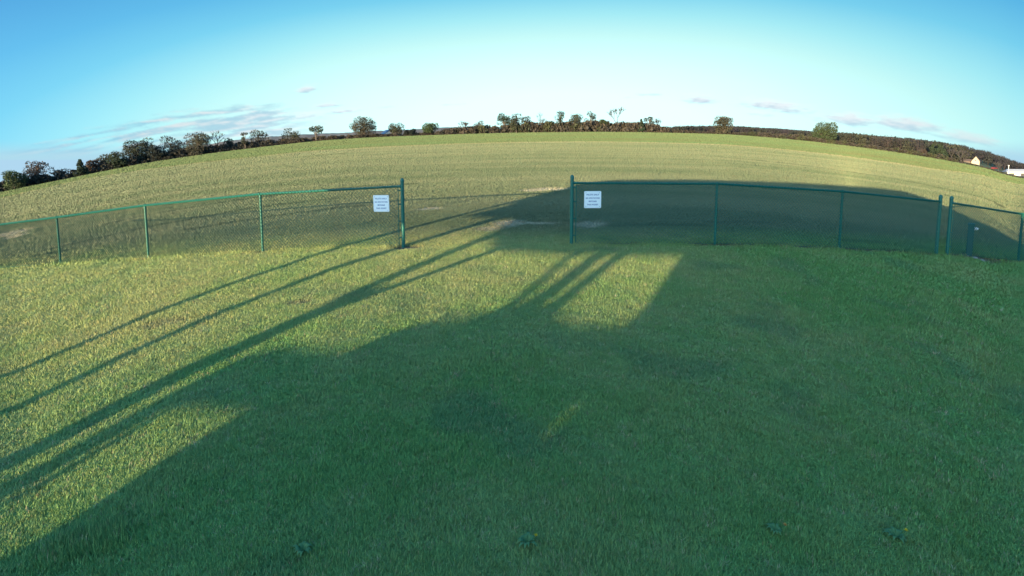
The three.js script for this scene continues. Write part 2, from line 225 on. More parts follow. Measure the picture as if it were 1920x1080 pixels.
// ---------------------------------------------------------------- chain link fences
const vinyl = mat(0.004, 0.120, 0.088, 0.42), wireMat = mat(0.009, 0.115, 0.090, 0.5), galv = mat(0.35, 0.37, 0.38, 0.4, { metalness: 0.6 });
const RAIL = 1.18;
function fence(run, terminal, label, openEnd) {
  const o0 = [run[0][0], land(...run[0]), run[0][1]];
  const t = thing('chain_link_fence', o0, 0, label, 'fence');
  const pts = run.map(([x, z]) => new THREE.Vector3(x - o0[0], land(x, z) - o0[1], z - o0[2]));
  pts.forEach((p, i) => {
    const end = terminal.includes(i), r = end ? 0.0325 : 0.0235, h = end ? 1.285 : RAIL - 0.01;
    const post = part('post', new THREE.CylinderGeometry(r, r, h + 0.1, 14).translate(p.x, p.y + h / 2 - 0.05, p.z), vinyl, t);
    if (end) part('post_cap', new THREE.LatheGeometry([[0, 0.05], [0.012, 0.048], [0.026, 0.034], [0.037, 0.008], [0.037, -0.022], [0.0335, -0.022]].map((q) => new THREE.Vector2(...q)), 14).translate(p.x, p.y + h, p.z), vinyl, post);
    else part('post_cap', mergeGeometries([new THREE.CylinderGeometry(0.0265, 0.0265, 0.05, 12).translate(p.x, p.y + h - 0.035, p.z), new THREE.TorusGeometry(0.028, 0.009, 6, 14).rotateY(Math.PI / 2 + Math.atan2(-(pts[Math.min(i + 1, pts.length - 1)].z - pts[Math.max(i - 1, 0)].z), pts[Math.min(i + 1, pts.length - 1)].x - pts[Math.max(i - 1, 0)].x)).translate(p.x, p.y + RAIL, p.z)]), vinyl, post);
    part('footing', new THREE.CylinderGeometry(0.055, 0.08, 0.05, 12).translate(p.x, p.y - 0.018, p.z), mat(0.10, 0.08, 0.06, 0.95), post);
  });
  for (let i = 0; i + 1 < pts.length; i++) {
    const a = pts[i], b = pts[i + 1], dir = b.clone().sub(a), L = Math.hypot(dir.x, dir.z), lead = (k) => (terminal.includes(k) ? 0.034 : 0);
    const at = (s, h, off = 0) => [a.x + dir.x * s / L - dir.z / L * off, a.y + dir.y * s / L + h, a.z + dir.z * s / L + dir.x / L * off];
    part('top_rail', new MB().tube([at(lead(i), RAIL), at(L - lead(i + 1), RAIL)], 0.0215, 10).geometry(), vinyl, t);
    const joint = L * 0.62; part('rail_sleeve', new MB().tube([at(joint, RAIL), at(joint + 0.16, RAIL)], 0.0235, 10).geometry(), vinyl, t);
    part('tension_wire', new MB().tube([at(0.04, 0.035), at(L / 2, 0.028), at(L - 0.04, 0.035)], 0.0022, 4).geometry(), wireMat, t);
    const m = new MB(), pitch = 0.036, start = lead(i) ? 0.075 : 0, stop = L - (lead(i + 1) ? 0.075 : 0), rows = 33, h0 = 0.03, dh = (RAIL + 0.03 - h0) / rows;
    for (let k = 0, s = start + pitch / 2; s < stop; k++, s += pitch) { const line = []; for (let j = 0; j <= rows; j++) line.push(at(s + ((j + k) % 2 ? 0.5 : -0.5) * (pitch + 0.003), h0 + j * dh, 0.027 + ((j + k) % 2 ? 0.0022 : -0.0022))); m.tube(line, 0.0042, 3, false); }
    part('chain_link_mesh', m.geometry(), wireMat, t);
    const clips = new MB(); for (let k = 1; k < 8; k++) { const s = L * k / 8; clips.tube([at(s, RAIL - 0.024, 0.03), at(s, RAIL + 0.03, 0.012), at(s, RAIL + 0.02, -0.024), at(s, RAIL - 0.03, -0.01), at(s, RAIL - 0.035, 0.03)], 0.0025, 4); } part('tie_wires', clips.geometry(), wireMat, t).userData.kind = 'stuff';
    for (const [k, s, q] of [[i, 0.075, 0.034], [i + 1, L - 0.075, L - 0.034]]) if (terminal.includes(k)) {
      part('tension_bar', new MB().tube([at(s, 0.06, 0.026), at(s, RAIL - 0.03, 0.026)], 0.008, 4).geometry(), vinyl, t);
      for (const h of [0.2, 0.52, 0.84, 1.1]) part('tension_band', mergeGeometries([new THREE.CylinderGeometry(0.0365, 0.0365, 0.024, 12).translate(pts[k].x, pts[k].y + h, pts[k].z), new MB().tube([at(q, h, 0.012), at(s, h, 0.026)], 0.011, 4).geometry()].map((g) => { const n = g.index ? g.toNonIndexed() : g; n.deleteAttribute('uv'); return n; })), vinyl, t);
      part('rail_end', new MB().tube([at(s > L / 2 ? L - 0.03 : 0.03, RAIL), at(s > L / 2 ? L - 0.10 : 0.10, RAIL)], 0.026, 10).geometry(), vinyl, t);
    }
  }
  return t;
}
fence(LEFT, [5], 'green chain link fence left of the gateway with bright sunlit posts and mesh');
fence(RIGHT, [0, 3], 'dark green chain link fence right of the gateway standing in the big shadow');
fence(FAR, [0], 'short run of green chain link fence at the far right edge past the narrow gap');

// signs
{
  const c = document.createElement('canvas'); c.width = c.height = 512; const k = c.getContext('2d');
  k.fillStyle = '#f0f2f4'; k.fillRect(0, 0, 512, 512); k.fillStyle = '#1d3f8a'; k.textAlign = 'center'; k.textBaseline = 'middle';
  const rows = [['PILOTS ONLY', 100], ['NO SPECTATORS', 208], ['BEYOND', 312], ['THIS POINT', 416]];
  for (const [s, y] of rows) { let f = 64; k.font = `bold ${f}px sans-serif`; const w = k.measureText(s).width; if (w > 450) { f = f * 450 / w; k.font = `bold ${f}px sans-serif`; } k.fillText(s, 256, y); }
  const face = new THREE.CanvasTexture(c); face.colorSpace = THREE.SRGBColorSpace;
  const plateMat = mat(0.82, 0.84, 0.86, 0.35), printMat = new THREE.MeshStandardMaterial({ map: face, roughness: 0.4 });
  const rounded = (w, h, r) => { const s = new THREE.Shape(); s.moveTo(-w + r, -h); s.lineTo(w - r, -h); s.quadraticCurveTo(w, -h, w, -h + r); s.lineTo(w, h - r); s.quadraticCurveTo(w, h, w - r, h); s.lineTo(-w + r, h); s.quadraticCurveTo(-w, h, -w, h - r); s.lineTo(-w, -h + r); s.quadraticCurveTo(-w, -h, -w + r, -h); return s; };
  const plate = new THREE.ExtrudeGeometry(rounded(0.16, 0.158, 0.02), { depth: 0.003, bevelEnabled: true, bevelSize: 0.001, bevelThickness: 0.001, bevelSegments: 1 });
  const print = new THREE.ShapeGeometry(rounded(0.152, 0.15, 0.016)); { const p = print.attributes.position, u = print.attributes.uv; for (let i = 0; i < p.count; i++) u.setXY(i, p.getX(i) / 0.304 + 0.5, p.getY(i) / 0.30 + 0.5); print.translate(0, 0, 0.0056); }
  const sign = (a, b, s, h, label, lean) => {
    const dx = b[0] - a[0], dz = b[1] - a[1], L = Math.hypot(dx, dz), nx = -dz / L, nz = dx / L, f = s / L;
    const y = lerp(land(...a), land(...b), f) + h;
    const t = thing('warning_sign', [a[0] + dx * f + nx * 0.036, y, a[1] + dz * f + nz * 0.036], Math.atan2(nx, nz), label, 'sign', null); t.rotation.z = lean;
    part('plate', plate, plateMat, t); part('lettering', print, printMat, t);
    for (const [u, v] of [[-0.13, 0.13], [0.13, 0.13], [-0.13, -0.13], [0.13, -0.13]]) part('bolt', new THREE.CylinderGeometry(0.006, 0.007, 0.006, 8).rotateX(Math.PI / 2).translate(u, v, 0.0085), galv, t);
  };
  sign(LEFT[4], LEFT[5], 2.62, 0.875, 'white square notice with blue lettering on the sunlit fence left of the gateway', 0.02);
  sign(RIGHT[0], RIGHT[1], 0.385, 0.875, 'white square notice with blue lettering on the shaded fence right of the gateway', 0);
}

// green service pedestal past the fence
{
  const x = 10.69, z = -12.32, t = thing('utility_pedestal', [x, land(x, z), z], -0.72, 'slim green utility pedestal on bare soil behind the far right fence', 'pedestal');
  const green = mat(0.016, 0.10, 0.085, 0.5);
  part('housing', mergeGeometries([box(0.115, 0.72, 0.11, 0, 0.36, 0, 0.012), box(0.085, 0.5, 0.006, 0, 0.36, 0.057)].map((g) => { const n = g.index ? g.toNonIndexed() : g; n.clearGroups(); return n; })), green, t);
  part('cap', box(0.13, 0.05, 0.125, 0, 0.735, 0, 0.012), green, t);
  part('outlet_cover', mergeGeometries([new THREE.CylinderGeometry(0.034, 0.038, 0.04, 16).rotateZ(Math.PI / 2).translate(0.077, 0.64, 0.02), new THREE.SphereGeometry(0.033, 14, 8, 0, 2 * Math.PI, 0, Math.PI / 2).rotateZ(-Math.PI / 2).translate(0.096, 0.64, 0.02)]), mat(0.5, 0.52, 0.54, 0.4), t);
}
// stones
{
  const rock = mat(0.23, 0.215, 0.20, 0.95);
  const stone = (x, z, s, seed, label, group) => { const g = new THREE.IcosahedronGeometry(s, 2), p = g.attributes.position; for (let i = 0; i < p.count; i++) { const v = new THREE.Vector3().fromBufferAttribute(p, i), n = 1 + 0.35 * noise(v.x / s * 1.3 + seed, v.y / s * 1.3, v.z / s * 1.3); p.setXYZ(i, v.x * n, v.y * n * 0.6, v.z * n); } g.computeVertexNormals(); const m = part(numbered('stone'), g, rock, scene); m.position.set(x, land(x, z) + s * 0.3, z); tag(m, label, 'stone', group); };
  stone(10.62, -12.08, 0.055, 1, 'largest pale stone at the foot of the green pedestal', 'pale stones by the fence');
  stone(10.80, -12.08, 0.045, 2, 'pale stone at the foot of the green pedestal, right of the largest stone', 'pale stones by the fence');
  stone(10.50, -12.14, 0.035, 3, 'small pale stone at the foot of the green pedestal, left of the largest stone', 'pale stones by the fence');
  stone(1.99, -10.37, 0.028, 4, 'tiny whitish stone behind the fence below the right notice', 'pale stones by the fence');
  stone(2.55, -10.3, 0.022, 5, 'tiny whitish stone at the fence bottom right of the one below the notice', 'pale stones by the fence');
  stone(6.1, -11.0, 0.03, 6, 'tiny whitish stone at the fence bottom left of the third post in the shade', 'pale stones by the fence');
  stone(7.6, -11.3, 0.03, 7, 'tiny whitish stone at the fence bottom right of the third post in the shade', 'pale stones by the fence');
}

// ---------------------------------------------------------------- trees along the far edge of the field
const leafMat = new THREE.MeshStandardMaterial({ vertexColors: true, roughness: 0.9, side: THREE.DoubleSide }), barkMat = new THREE.MeshStandardMaterial({ vertexColors: true, roughness: 0.95, side: THREE.DoubleSide });
function branchy(b, r, from, dir, len, rad, depth, spread, tips, minR) {
  const bend = new THREE.Vector3(r() - 0.5, r() * 0.4, r() - 0.5).multiplyScalar(0.35), mid = from.clone().addScaledVector(dir, len * 0.5).addScaledVector(bend, len * 0.3), end = from.clone().addScaledVector(dir, len).addScaledVector(bend, len * 0.4);
  b.tube([from.toArray(), mid.toArray(), end.toArray()], [rad, rad * 0.8, Math.max(minR, rad * 0.55)], depth > 2 ? 6 : 3, false);
  if (depth <= 2) tips.push(end, mid); if (depth === 0) return;
  const n = 2 + (r() < 0.65 ? 1 : 0), start = r() * 6.28;
  for (let k = 0; k < n; k++) {
    const ang = start + k * 6.283 / n + (r() - 0.5), s = spread * (0.6 + 0.7 * r()), side = new THREE.Vector3(Math.cos(ang), 0, Math.sin(ang)), d = dir.clone().addScaledVector(side, s).add(new THREE.Vector3(0, 0.12, 0)).normalize();
    branchy(b, r, k ? mid.clone().lerp(end, 0.4 + 0.6 * r()) : end, d, len * (0.62 + 0.22 * r()), Math.max(minR, rad * 0.55), depth - 1, spread, tips, minR);
  }
}
function tree([x, z, h, w, kind, col, label], seed, group) {
  const r = rng(seed * 977 + 13), t = thing(kind === 'bush' ? 'bush' : kind === 'cone' ? 'conifer_tree' : kind === 'bare' ? 'bare_tree' : 'field_tree', [x, land(x, z) - 0.1, z], 0, label, kind === 'bush' ? 'bush' : 'tree', group);
  const trunk = new MB(true), crown = new MB(true), bark = kind === 'bare' ? col : [0.12, 0.10, 0.085]; trunk.col = bark;
  const minR = h > 12 ? 0.13 : 0.08, shade = () => { const v = 0.42 + 0.5 * r(); return [col[0] * v * (0.9 + 0.2 * r()), col[1] * v, col[2] * v * (0.9 + 0.2 * r())]; };
  if (kind === 'bare') {
    const raw = new MB(true), tips = []; raw.col = bark;
    branchy(raw, r, new THREE.Vector3(0, 0, 0), new THREE.Vector3((r() - 0.5) * 0.2, 1, (r() - 0.5) * 0.2).normalize(), kind === 'bare' ? 0.36 : 0.27, 0.034, 4, kind === 'bare' ? 0.62 : 0.75, tips, minR / h);
    let top = 0, wide = 0; for (let i = 0; i < raw.p.length; i += 3) { top = Math.max(top, raw.p[i + 1]); wide = Math.max(wide, Math.hypot(raw.p[i], raw.p[i + 2])); }
    const sy = h / top, sx = Math.min(w / 2 / wide, sy * 1.5); for (let i = 0; i < raw.p.length; i += 3) raw.p[i] *= sx, raw.p[i + 1] *= sy, raw.p[i + 2] *= sx; trunk.p = raw.p; trunk.c = raw.c;
    for (const q of tips) { const c = [q.x * sx, q.y * sy, q.z * sx], n = kind === 'thin' ? 5 : 2; crown.col = kind === 'thin' ? shade() : bark.map((v) => v * 0.9); for (let k = 0; k < n; k++) crown.card([c[0] + (r() - 0.5) * 0.9, c[1] + (r() - 0.5) * 0.8, c[2] + (r() - 0.5) * 0.9], kind === 'thin' ? 0.42 : 0.4, r, kind === 'thin' ? 1 : 0.25); }
  } else {
    const low = kind === 'bush' ? 0.02 : kind === 'cone' ? 0.05 : kind === 'full' ? 0.10 : kind === 'thin' ? 0.3 : 0.2, clear = h * low, cy = (h + clear) / 2, ry = (h - clear) / 2, lobes = [], n = kind === 'cone' ? 14 : Math.round((kind === 'thin' ? 7 : 9) + w * 0.7);
    for (let k = 0; k < n; k++) {
      const a = r() * 6.283, f = kind === 'cone' ? k / (n - 1) : r(), v = kind === 'cone' ? f * 1.9 - 0.95 : (f * 1.9 - 0.95), ring = kind === 'cone' ? 0.75 * (1 - f) + 0.05 : Math.sqrt(Math.max(0.05, 1 - v * v)) * (0.35 + 0.45 * Math.sqrt(r()));
      lobes.push([Math.cos(a) * ring * w / 2, cy + v * ry * 0.82, Math.sin(a) * ring * w / 2, (kind === 'cone' ? 0.28 * (1.1 - 0.7 * f) : (kind === 'thin' ? 0.17 : 0.23) + 0.12 * r()) * Math.min(w, h * 1.1)]);
    }
    if (kind !== 'bush') {
      const th = h * 0.82; trunk.tube([[0, 0, 0], [0.02 * h * (r() - 0.5), th * 0.4, 0.02 * h * (r() - 0.5)], [0.06 * h * (r() - 0.5), th, 0.05 * h * (r() - 0.5)]], [0.036 * h, 0.026 * h, 0.008 * h], 8, false);
    }
    for (const [lx, ly, lz, lr] of lobes) {
      const y0 = kind === 'bush' ? 0 : Math.max(h * 0.15, ly - 0.32 * h); trunk.tube([[0, y0, 0], [lx * 0.45, lerp(y0, ly, 0.6), lz * 0.45], [lx, ly, lz]], [0.015 * h, 0.011 * h, 0.02], 4, false);
      const base = shade(), dens = kind === 'thin' ? 75 : kind === 'sparse' ? 115 : 180;
      for (let k = 0; k < dens * (0.5 + lr * 0.5); k++) { const d = new THREE.Vector3(r() - 0.5, r() - 0.5, r() - 0.5).normalize().multiplyScalar(lr * Math.cbrt(0.25 + 0.75 * r())); const v = 0.9 + 0.2 * r(); crown.col = base.map((q) => q * v); crown.card([lx + d.x, Math.max(0.15, ly + d.y * 0.85), lz + d.z], 0.40, r, 1); }
    }
  }
  part('trunk', trunk.geometry(), barkMat, t); part('crown', crown.geometry(), leafMat, t);
  return t;
}
const TWIG = [0.055, 0.046, 0.042], PALE = [0.060, 0.056, 0.058], OLIVE = [0.050, 0.062, 0.036], DARK = [0.018, 0.028, 0.026], GREEN = [0.055, 0.088, 0.034], RUST = [0.075, 0.058, 0.050], TAN = [0.070, 0.070, 0.046], DEEP = [0.03, 0.055, 0.028];
const TREES = [
  [-176.0, -188.7, 6.7, 6.6, 'full', GREEN, 'round green tree at the far left edge of the tree row'],
  [-174.1, -195.8, 8.7, 7.0, 'sparse', RUST, 'tall reddish brown half bare tree beside the leftmost green tree'],
  [-172.2, -202.8, 5.7, 8.1, 'bare', TWIG, 'low bare grey brown tree between the reddish tree and the dark pointed tree'],
  [-162.5, -201.7, 7.0, 4.4, 'cone', DEEP, 'dark green pointed evergreen in the left tree row'],
  [-161.7, -207.4, 5.3, 5.8, 'bush', RUST, 'rust coloured bush just right of the dark pointed evergreen'],
  [-161.2, -212.8, 7.4, 5.1, 'sparse', TAN, 'thin brownish tree right of the rust coloured bush'],
  [-154.0, -209.5, 6.6, 5.9, 'full', DEEP, 'dark green rounded tree left of the big olive tree'],
  [-151.7, -216.0, 10.4, 9.1, 'full', OLIVE, 'big olive tree in the left tree row, sunlit on top'],
  [-150.7, -221.6, 10.5, 6.2, 'sparse', OLIVE, 'loose topped tree pressed against the right of the big olive tree'],
  [-143.8, -217.8, 6.9, 5.7, 'full', DARK, 'low very dark tree between the olive tree and the big dark tree'],
  [-142.0, -223.7, 9.2, 10.3, 'full', DARK, 'biggest very dark broad tree of the left row'],
  [-130.2, -222.7, 8.5, 9.8, 'full', TAN, 'tan green broad tree right of the biggest dark tree'],
  [-126.0, -229.7, 9.8, 7.8, 'bare', TWIG, 'bare brown tree rising behind the tan green tree'],
  [-123.6, -235.6, 6.3, 4.2, 'sparse', TAN, 'small thin brown tree right of the bare brown tree'],
  [-115.2, -232.0, 7.8, 3.7, 'thin', OLIVE, 'narrow dark twiggy tree left of the wider twiggy tree'],
  [-112.2, -237.9, 7.8, 7.6, 'thin', TAN, 'wider twiggy brown tree beside the narrow twiggy one'],
  [-101.7, -246.9, 7.0, 7.9, 'thin', OLIVE, 'lone twiggy tree above the brush left of the lean forked tree'],
  [-88.9, -244.3, 9.2, 5.9, 'thin', DEEP, 'lean forked tree standing clear against the cloud at left'],
  [-69.9, -254.6, 8.8, 12.7, 'crown', TAN, 'wide round headed tree with visible branches left of centre'],
  [-56.3, -262.0, 7.2, 6.8, 'sparse', OLIVE, 'small dark tree left of the dense round green tree'],
  [-48.3, -256.5, 3.6, 7.7, 'bush', DARK, 'low dark bush between the small dark tree and the round green tree'],
  [-40.7, -261.9, 6.3, 11.5, 'bush', GREEN, 'dense round green tree with a dark back left of centre'],
  [-22.9, -257.0, 6.5, 6.7, 'bare', TWIG, 'bare spreading tree in the brush, left of its twiggy neighbour'],
  [-15.5, -261.5, 6.2, 7.3, 'thin', TAN, 'twiggy brown tree right of the bare spreading tree'],
  [-4.0, -266.0, 10.0, 6.9, 'sparse', DEEP, 'leftmost of the three joined green trees at centre'],
  [2.1, -259.0, 9.2, 5.7, 'sparse', OLIVE, 'middle one of the three joined green trees at centre'],
  [6.8, -262.9, 8.3, 5.8, 'sparse', TAN, 'rightmost of the three joined green trees at centre'],
  [15.0, -266.6, 10.2, 6.4, 'bare', PALE, 'pale bare tree between the joined trees and the leaning tree'],
  [22.8, -259.0, 10.7, 6.2, 'thin', DEEP, 'slender dark green tree with a lopsided top at centre'],
  [31.4, -262.1, 9.1, 6.8, 'sparse', OLIVE, 'olive tree right of the slender lopsided tree'],
  [38.3, -265.2, 10.5, 5.8, 'thin', OLIVE, 'pointed twiggy tree left of the tall pale bare tree'],
  [43.3, -257.4, 6.6, 4.1, 'sparse', GREEN, 'small green tree at the left foot of the tall pale bare tree'],
  [50.2, -260.2, 12.6, 9.4, 'bare', PALE, 'tallest pale bare tree with a fan of branches, right of centre'],
  [60.1, -250.9, 7.0, 3.0, 'cone', DEEP, 'narrow dark little tree right of the tall pale bare tree'],
  [64.6, -253.9, 8.2, 5.1, 'thin', OLIVE, 'loose green tree between the narrow dark tree and the pale grey one'],
  [69.6, -256.7, 7.2, 5.1, 'bare', PALE, 'small pale grey bare tree at the right end of the centre brush'],
  [94.8, -241.0, 8.9, 8.2, 'full', TAN, 'lone olive brown tree with a ragged top in front of the woodland'],
  [132.7, -227.1, 8.2, 9.1, 'full', GREEN, 'broad sunlit green tree at the field edge in front of the right woodland'],
];
TREES.forEach((s, i) => tree(s, i + 1, 'trees along the far edge of the field'));

// brush between the trees: one tangled mass
{
  const variants = [0, 1, 2].map((k) => { const r = rng(300 + k), b = new MB(true); for (let j = 0; j < 90; j++) { const a = r() * 6.283, q = Math.sqrt(r()), y = r() ** 0.8; const v = 0.7 + 0.6 * r(); b.col = [v, v, v]; b.card([Math.cos(a) * q * 1.2 * (1.1 - 0.6 * y), y * 1.0 + 0.05, Math.sin(a) * q * 1.2 * (1.1 - 0.6 * y)], 0.34, r, 0.8); } for (let j = 0; j < 7; j++) { b.col = [0.9, 0.8, 0.7]; const a = r() * 6.28; b.tube([[0, 0, 0], [Math.cos(a) * 0.4, 0.6, Math.sin(a) * 0.4], [Math.cos(a) * 0.7, 1.1, Math.sin(a) * 0.7]], [0.03, 0.02, 0.012], 3, false); } return b.geometry(); });
  const hgt = table([[-0.80, 4.6], [-0.70, 4.0], [-0.62, 4.2], [-0.50, 4.0], [-0.42, 3.6], [-0.36, 2.9], [-0.25, 2.3], [-0.15, 1.8], [-0.11, 4.0], [0.0, 5.4], [0.15, 6.0], [0.25, 5.0], [0.29, 2.6], [0.33, 1.6], [0.37, 1.3], [0.45, 2.7], [0.50, 3.0], [0.535, 2.4], [0.56, 2.0], [0.68, 2.2], [0.70, 0.9], [0.765, 0.7]]);
  const r = rng(77), list = [];
  for (let k = 0; k < 1800; k++) {
    const a = lerp(-0.80, 0.765, r()), q = 259 + 12 * r(), h = hgt(a) * (0.30 + 0.62 * r() ** 1.4), x = q * Math.sin(a), z = -q * Math.cos(a);
    const red = smooth(-0.2, -0.05, a) * smooth(0.30, 0.24, a) + smooth(0.36, 0.41, a), mixv = r();
    let c = mix3([0.045, 0.045, 0.032], [0.10, 0.075, 0.055], mixv * 0.8); c = mix3(c, mixv < 0.33 ? [0.07, 0.085, 0.035] : [0.074, 0.066, 0.052], red * 0.75);
    if (a < -0.42) c = mix3(c, [0.025, 0.032, 0.028], 0.6); c = c.map((v) => v * 0.68);
    list.push([x, landRA(q, a) - 0.1, z, (1.1 + r()) * Math.max(1, h * 0.45), h, r() * 6.28, c, Math.floor(r() * 3)]);
  }
  const g = thing('hedgerow', [0, 0, 0], 0, 'tangled reddish brown brush filling the gaps below the far trees', 'brush'); g.userData.kind = 'stuff';
  variants.forEach((geo, v) => { const l = list.filter((q) => q[7] === v), im = new THREE.InstancedMesh(geo, leafMat, l.length), m = new THREE.Matrix4(), e = new THREE.Euler(), col = new THREE.Color(); im.name = 'brush'; im.userData.kind = 'stuff'; l.forEach(([x, y, z, w, h, t, c], i) => { m.compose(new THREE.Vector3(x, y, z), new THREE.Quaternion().setFromEuler(e.set(0, t, 0)), new THREE.Vector3(w, h, w)); im.setMatrixAt(i, m); im.setColorAt(i, col.setRGB(...c)); }); g.add(im); });
}
// woodland on the rise at right
{
  const make = (seed, kind) => { const r = rng(seed), b = new MB(true), n = kind === 'bare' ? 110 : 150; for (let j = 0; j < n; j++) { const v0 = r(), d = new THREE.Vector3(r() - 0.5, r() - 0.5, r() - 0.5).normalize().multiplyScalar(Math.cbrt(0.2 + 0.8 * r())); const v = 0.7 + 0.6 * v0; b.col = [v, v, v]; if (kind === 'cone') { const y = r(); b.card([d.x * 0.3 * (1.05 - y), 0.08 + 0.92 * y, d.z * 0.3 * (1.05 - y)], 0.10, r); } else b.card([d.x * 0.36, 0.60 + d.y * 0.38, d.z * 0.36], kind === 'bare' ? 0.085 : 0.10, r, kind === 'bare' ? 0.5 : 1); } b.col = [1.1, 1.05, 1.0]; b.tube([[0, 0, 0], [0.01, 0.5, 0], [0.0, 0.85, 0.02]], [0.022, 0.015, 0.006], 4, false); for (let k = 0; k < 6; k++) { const a = r() * 6.28; b.tube([[0, 0.25 + 0.06 * k, 0], [Math.cos(a) * 0.28, 0.6 + 0.05 * k, Math.sin(a) * 0.28]], [0.01, 0.004], 3, false); } return b.geometry(); };
  const kinds = [make(1, 'bare'), make(2, 'bare'), make(3, 'leaf'), make(4, 'leaf'), make(5, 'cone')], list = [], r = rng(99);
  for (let k = 0; k < 3600; k++) {
    const a = lerp(0.262, 1.0, r()), near = a < 0.45 ? 330 : 300, q = near + (700 - near) * r() ** 1.1, f = (q - near) / (700 - near);
    if (q < 440 && a > 0.70) continue;
    const limit = woodTop(a) * q + EYE - (landRA(q, a) - q * grade(a)), h = Math.min((6.3 + 2.4 * r()), limit * (0.86 + 0.2 * r())); if (h < 2.2) continue;
    const g = r(), conifer = Math.exp(-(((a - 0.672) / 0.012) ** 2)) * smooth(0.6, 0.1, f);
    let kind = g < 0.62 ? Math.floor(r() * 2) : 2 + Math.floor(r() * 2), c = kind < 2 ? mix3([0.052, 0.042, 0.044], [0.095, 0.068, 0.060], r()) : mix3([0.030, 0.038, 0.026], [0.075, 0.080, 0.036], r() ** 1.5);
    if (r() < conifer) { kind = 4; c = [0.022, 0.045, 0.03]; }
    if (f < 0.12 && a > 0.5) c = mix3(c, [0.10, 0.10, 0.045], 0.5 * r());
    if (f > 0.06) c = c.map((v) => v * 0.72); c = mix3(c, [0.032, 0.034, 0.048], lerp(0.35, 0.75, smooth(0.62, 0.40, a)) * smooth(0.0, 0.25, f + 0.1));  // haze painted in: trees farther back darkened and mixed toward blue
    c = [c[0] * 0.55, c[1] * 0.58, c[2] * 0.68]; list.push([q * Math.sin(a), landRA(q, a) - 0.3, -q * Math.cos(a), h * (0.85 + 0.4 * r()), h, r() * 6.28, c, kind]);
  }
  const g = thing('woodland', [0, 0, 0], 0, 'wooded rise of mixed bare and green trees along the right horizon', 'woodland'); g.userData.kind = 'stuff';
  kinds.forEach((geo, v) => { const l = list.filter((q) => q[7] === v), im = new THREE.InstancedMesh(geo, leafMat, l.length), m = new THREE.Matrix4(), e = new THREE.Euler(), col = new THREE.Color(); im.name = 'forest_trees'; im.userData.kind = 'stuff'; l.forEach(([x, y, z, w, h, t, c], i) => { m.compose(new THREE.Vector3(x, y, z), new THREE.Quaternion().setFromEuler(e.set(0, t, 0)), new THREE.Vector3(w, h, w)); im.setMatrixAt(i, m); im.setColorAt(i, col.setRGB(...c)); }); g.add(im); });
}
// pale trunked trees at the foot of the woodland
for (const [i, [a, q, h, w, kind, c, label]] of [[0.664, 292, 6.2, 4.4, 'cone', DEEP, 'left one of two dark evergreens at the foot of the right woodland'], [0.672, 290, 6.8, 5.2, 'cone', DEEP, 'right one of two dark evergreens at the foot of the right woodland'], [0.686, 300, 5.8, 4, 'bare', PALE, 'pale bare tree just right of the two dark evergreens'], [0.697, 296, 5.6, 4, 'bare', PALE, 'pale bare tree left of the small cream house'], [0.652, 290, 3.2, 3.6, 'bush', RUST, 'pinkish brown bush left of the two dark evergreens'], [0.738, 310, 4.6, 4.2, 'bare', PALE, 'pale bare tree right of the small cream house']].entries()) tree([q * Math.sin(a), -q * Math.cos(a), h, w, kind, c, label], 200 + i, 'trees at the foot of the right woodland');

